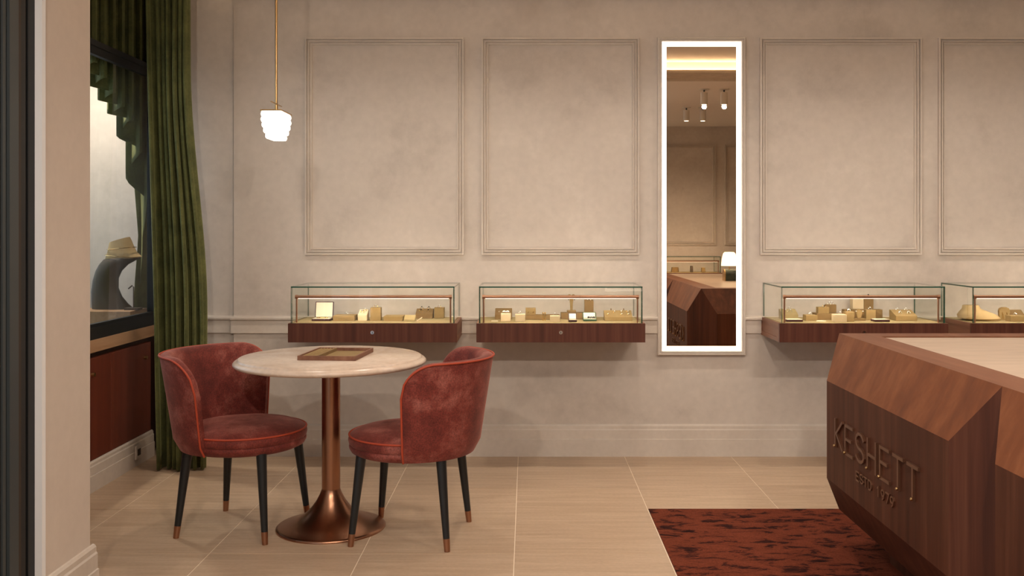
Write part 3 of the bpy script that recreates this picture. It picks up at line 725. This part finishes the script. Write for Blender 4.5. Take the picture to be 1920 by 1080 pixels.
GL = {
 'K': [[(0,0),(0,1)],[(.8,1),(.12,.5),(.85,0)]],
 'E': [[(.8,1),(0,1),(0,0),(.8,0)],[(0,.52),(.62,.52)]],
 'S': [arc(.4,.74,.4,.26,20,270)+arc(.4,.26,.4,.22,90,-160)],
 'H': [[(0,0),(0,1)],[(.8,0),(.8,1)],[(0,.5),(.8,.5)]],
 'T': [[(.4,0),(.4,1)],[(0,1),(.8,1)]],
 'D': [[(0,0),(0,1),(.45,1)]+arc(.4,.5,.4,.5,75,-75)+[(.45,0),(0,0)]],
 '1': [[(.15,.8),(.4,1),(.4,0)]],
 '9': [arc(.4,.68,.36,.32,0,360,12), [(.76,.68),(.6,.2),(.35,0)]],
 '7': [[(0,1),(.8,1),(.3,0)]],
}
yy = 3.685
for ch in 'KESHETT':
    L = letter('letter', GL[ch], yy, .458, .098, .103, .011, .008, M_letter)
    pu = .4 if ch == 'T' else 0
    if ch != 'S':
        MB().ball((1.180-ox, yy-pu*.098-oy, .460), .0055, 0, 8).build('pin', M_brass, L, smooth=True)
    yy -= .1165
yy = 3.455
for ch in 'ESTD 1979':
    if ch != ' ': letter('letter', GL[ch], yy, .388, .036, .032, .0055, .006, M_letter)
    yy -= .0405
# table lamp on the counter
tl_ = thing('table_lamp', 'small table lamp with glowing white shade and dark stone base on the counter', 'lamp', (1.725, 2.70, Z3-.004))
MB().prism([(-.05,0),(.05,0)]+[(.05*math.cos(R(a)), .055+.045*math.sin(R(a))) for a in range(0,181,15)], 'x', -.028, .062).build('base', M_serp, tl_, smooth=True)
MB().prism([(-.05,0),(.05,0)]+[(.05*math.cos(R(a)), .055+.045*math.sin(R(a))) for a in range(0,181,15)], 'x', -.036, -.028).build('base_plate', M_brass, tl_, smooth=True)
MB().tube([(.013,0,.09),(.013,0,.20)], .005, 10).build('stem', M_brass, tl_, smooth=True)
MB().lathe([(.069,.128),(.066,.16),(.060,.20),(.052,.232),(.040,.245),(.001,.247)], 40, (.013,0)).build('shade', M_lshade, tl_, smooth=True)

# ---------------------------------------------------------------- ceiling spots
def spot(x, y, zc, label, group, power, size=R(150), blend=1.0, tilt=(0,0), h=.11, r=.032, soft=.055):
    o = thing('ceiling_spotlight', label, 'spotlight', (x, y, zc), 0, group)
    MB().lathe([(.045,-.008),(.045,0)], 24).build('mount', M_spot, o, smooth=True)
    MB().tube([(0,0,-.008),(0,0,-.03)], .008, 8).build('neck', M_grey, o, smooth=True)
    MB().lathe([(r,-.03-h),(r,-.03)], 28).build('housing', M_spot, o, smooth=True)
    MB().lathe([(r*.7,-.0315-h),(r*.7,-.0305-h)], 20).build('lens', M_spotface, o)
    ld = bpy.data.lights.new('spot_beam', 'SPOT'); ld.energy = power; ld.color = WARM; ld.spot_size = size; ld.spot_blend = blend; ld.shadow_soft_size = soft
    lo = bpy.data.objects.new('spot_beam', ld); col.objects.link(lo); lo.location = (x, y, zc-.05-h); lo.rotation_euler = (tilt[0], tilt[1], 0)
for x, over in ((-1.25,'the left chair'),(-.35,'the gap between the first cases'),(.55,'the case before the lit mirror'),(1.45,'the case beside the lit mirror'),(2.35,'the end case'),(3.3,'the far wall end')):
    spot(x, 4.68, 2.73, 'white ceiling spotlight above ' + over.replace('left chair', 'chair by the green curtain'), 'spotlights above the wall cases', DOWN_W)
spot(-2.62, 5.45, 2.73, 'white ceiling spotlight inside the window niche', None, 90, tilt=(R(8),0))
for x, y in ((1.60,2.28),(1.78,2.28)):
    spot(x, y, 2.57, 'white cylinder spotlight of the front pair on the lowered ceiling', 'front pair of cylinder spots', TRACK_W*.7, size=R(120), tilt=(R(30),0), soft=.02)
for x, y in ((1.65,1.01),(1.82,1.01)):
    spot(x, y, 2.57, 'white cylinder spotlight of the rear pair on the lowered ceiling', 'rear pair of cylinder spots', TRACK_W, size=R(120), tilt=(R(-22),0), soft=.02)
for x, y in ((-.45,2.2),(.5,2.2),(-.7,.5),(.6,.5),(3.3,2.2)):  # unseen spots added as fill, tilted onto the back wall
    spot(x, y, 2.57, 'added white cylinder fill spotlight over the open floor', 'added fill spots over the open floor', TRACK_W*(.55 if y > 1.5 else 2.0), size=R(130), tilt=(R(30) if y > 1.5 else R(55),0), soft=.04)
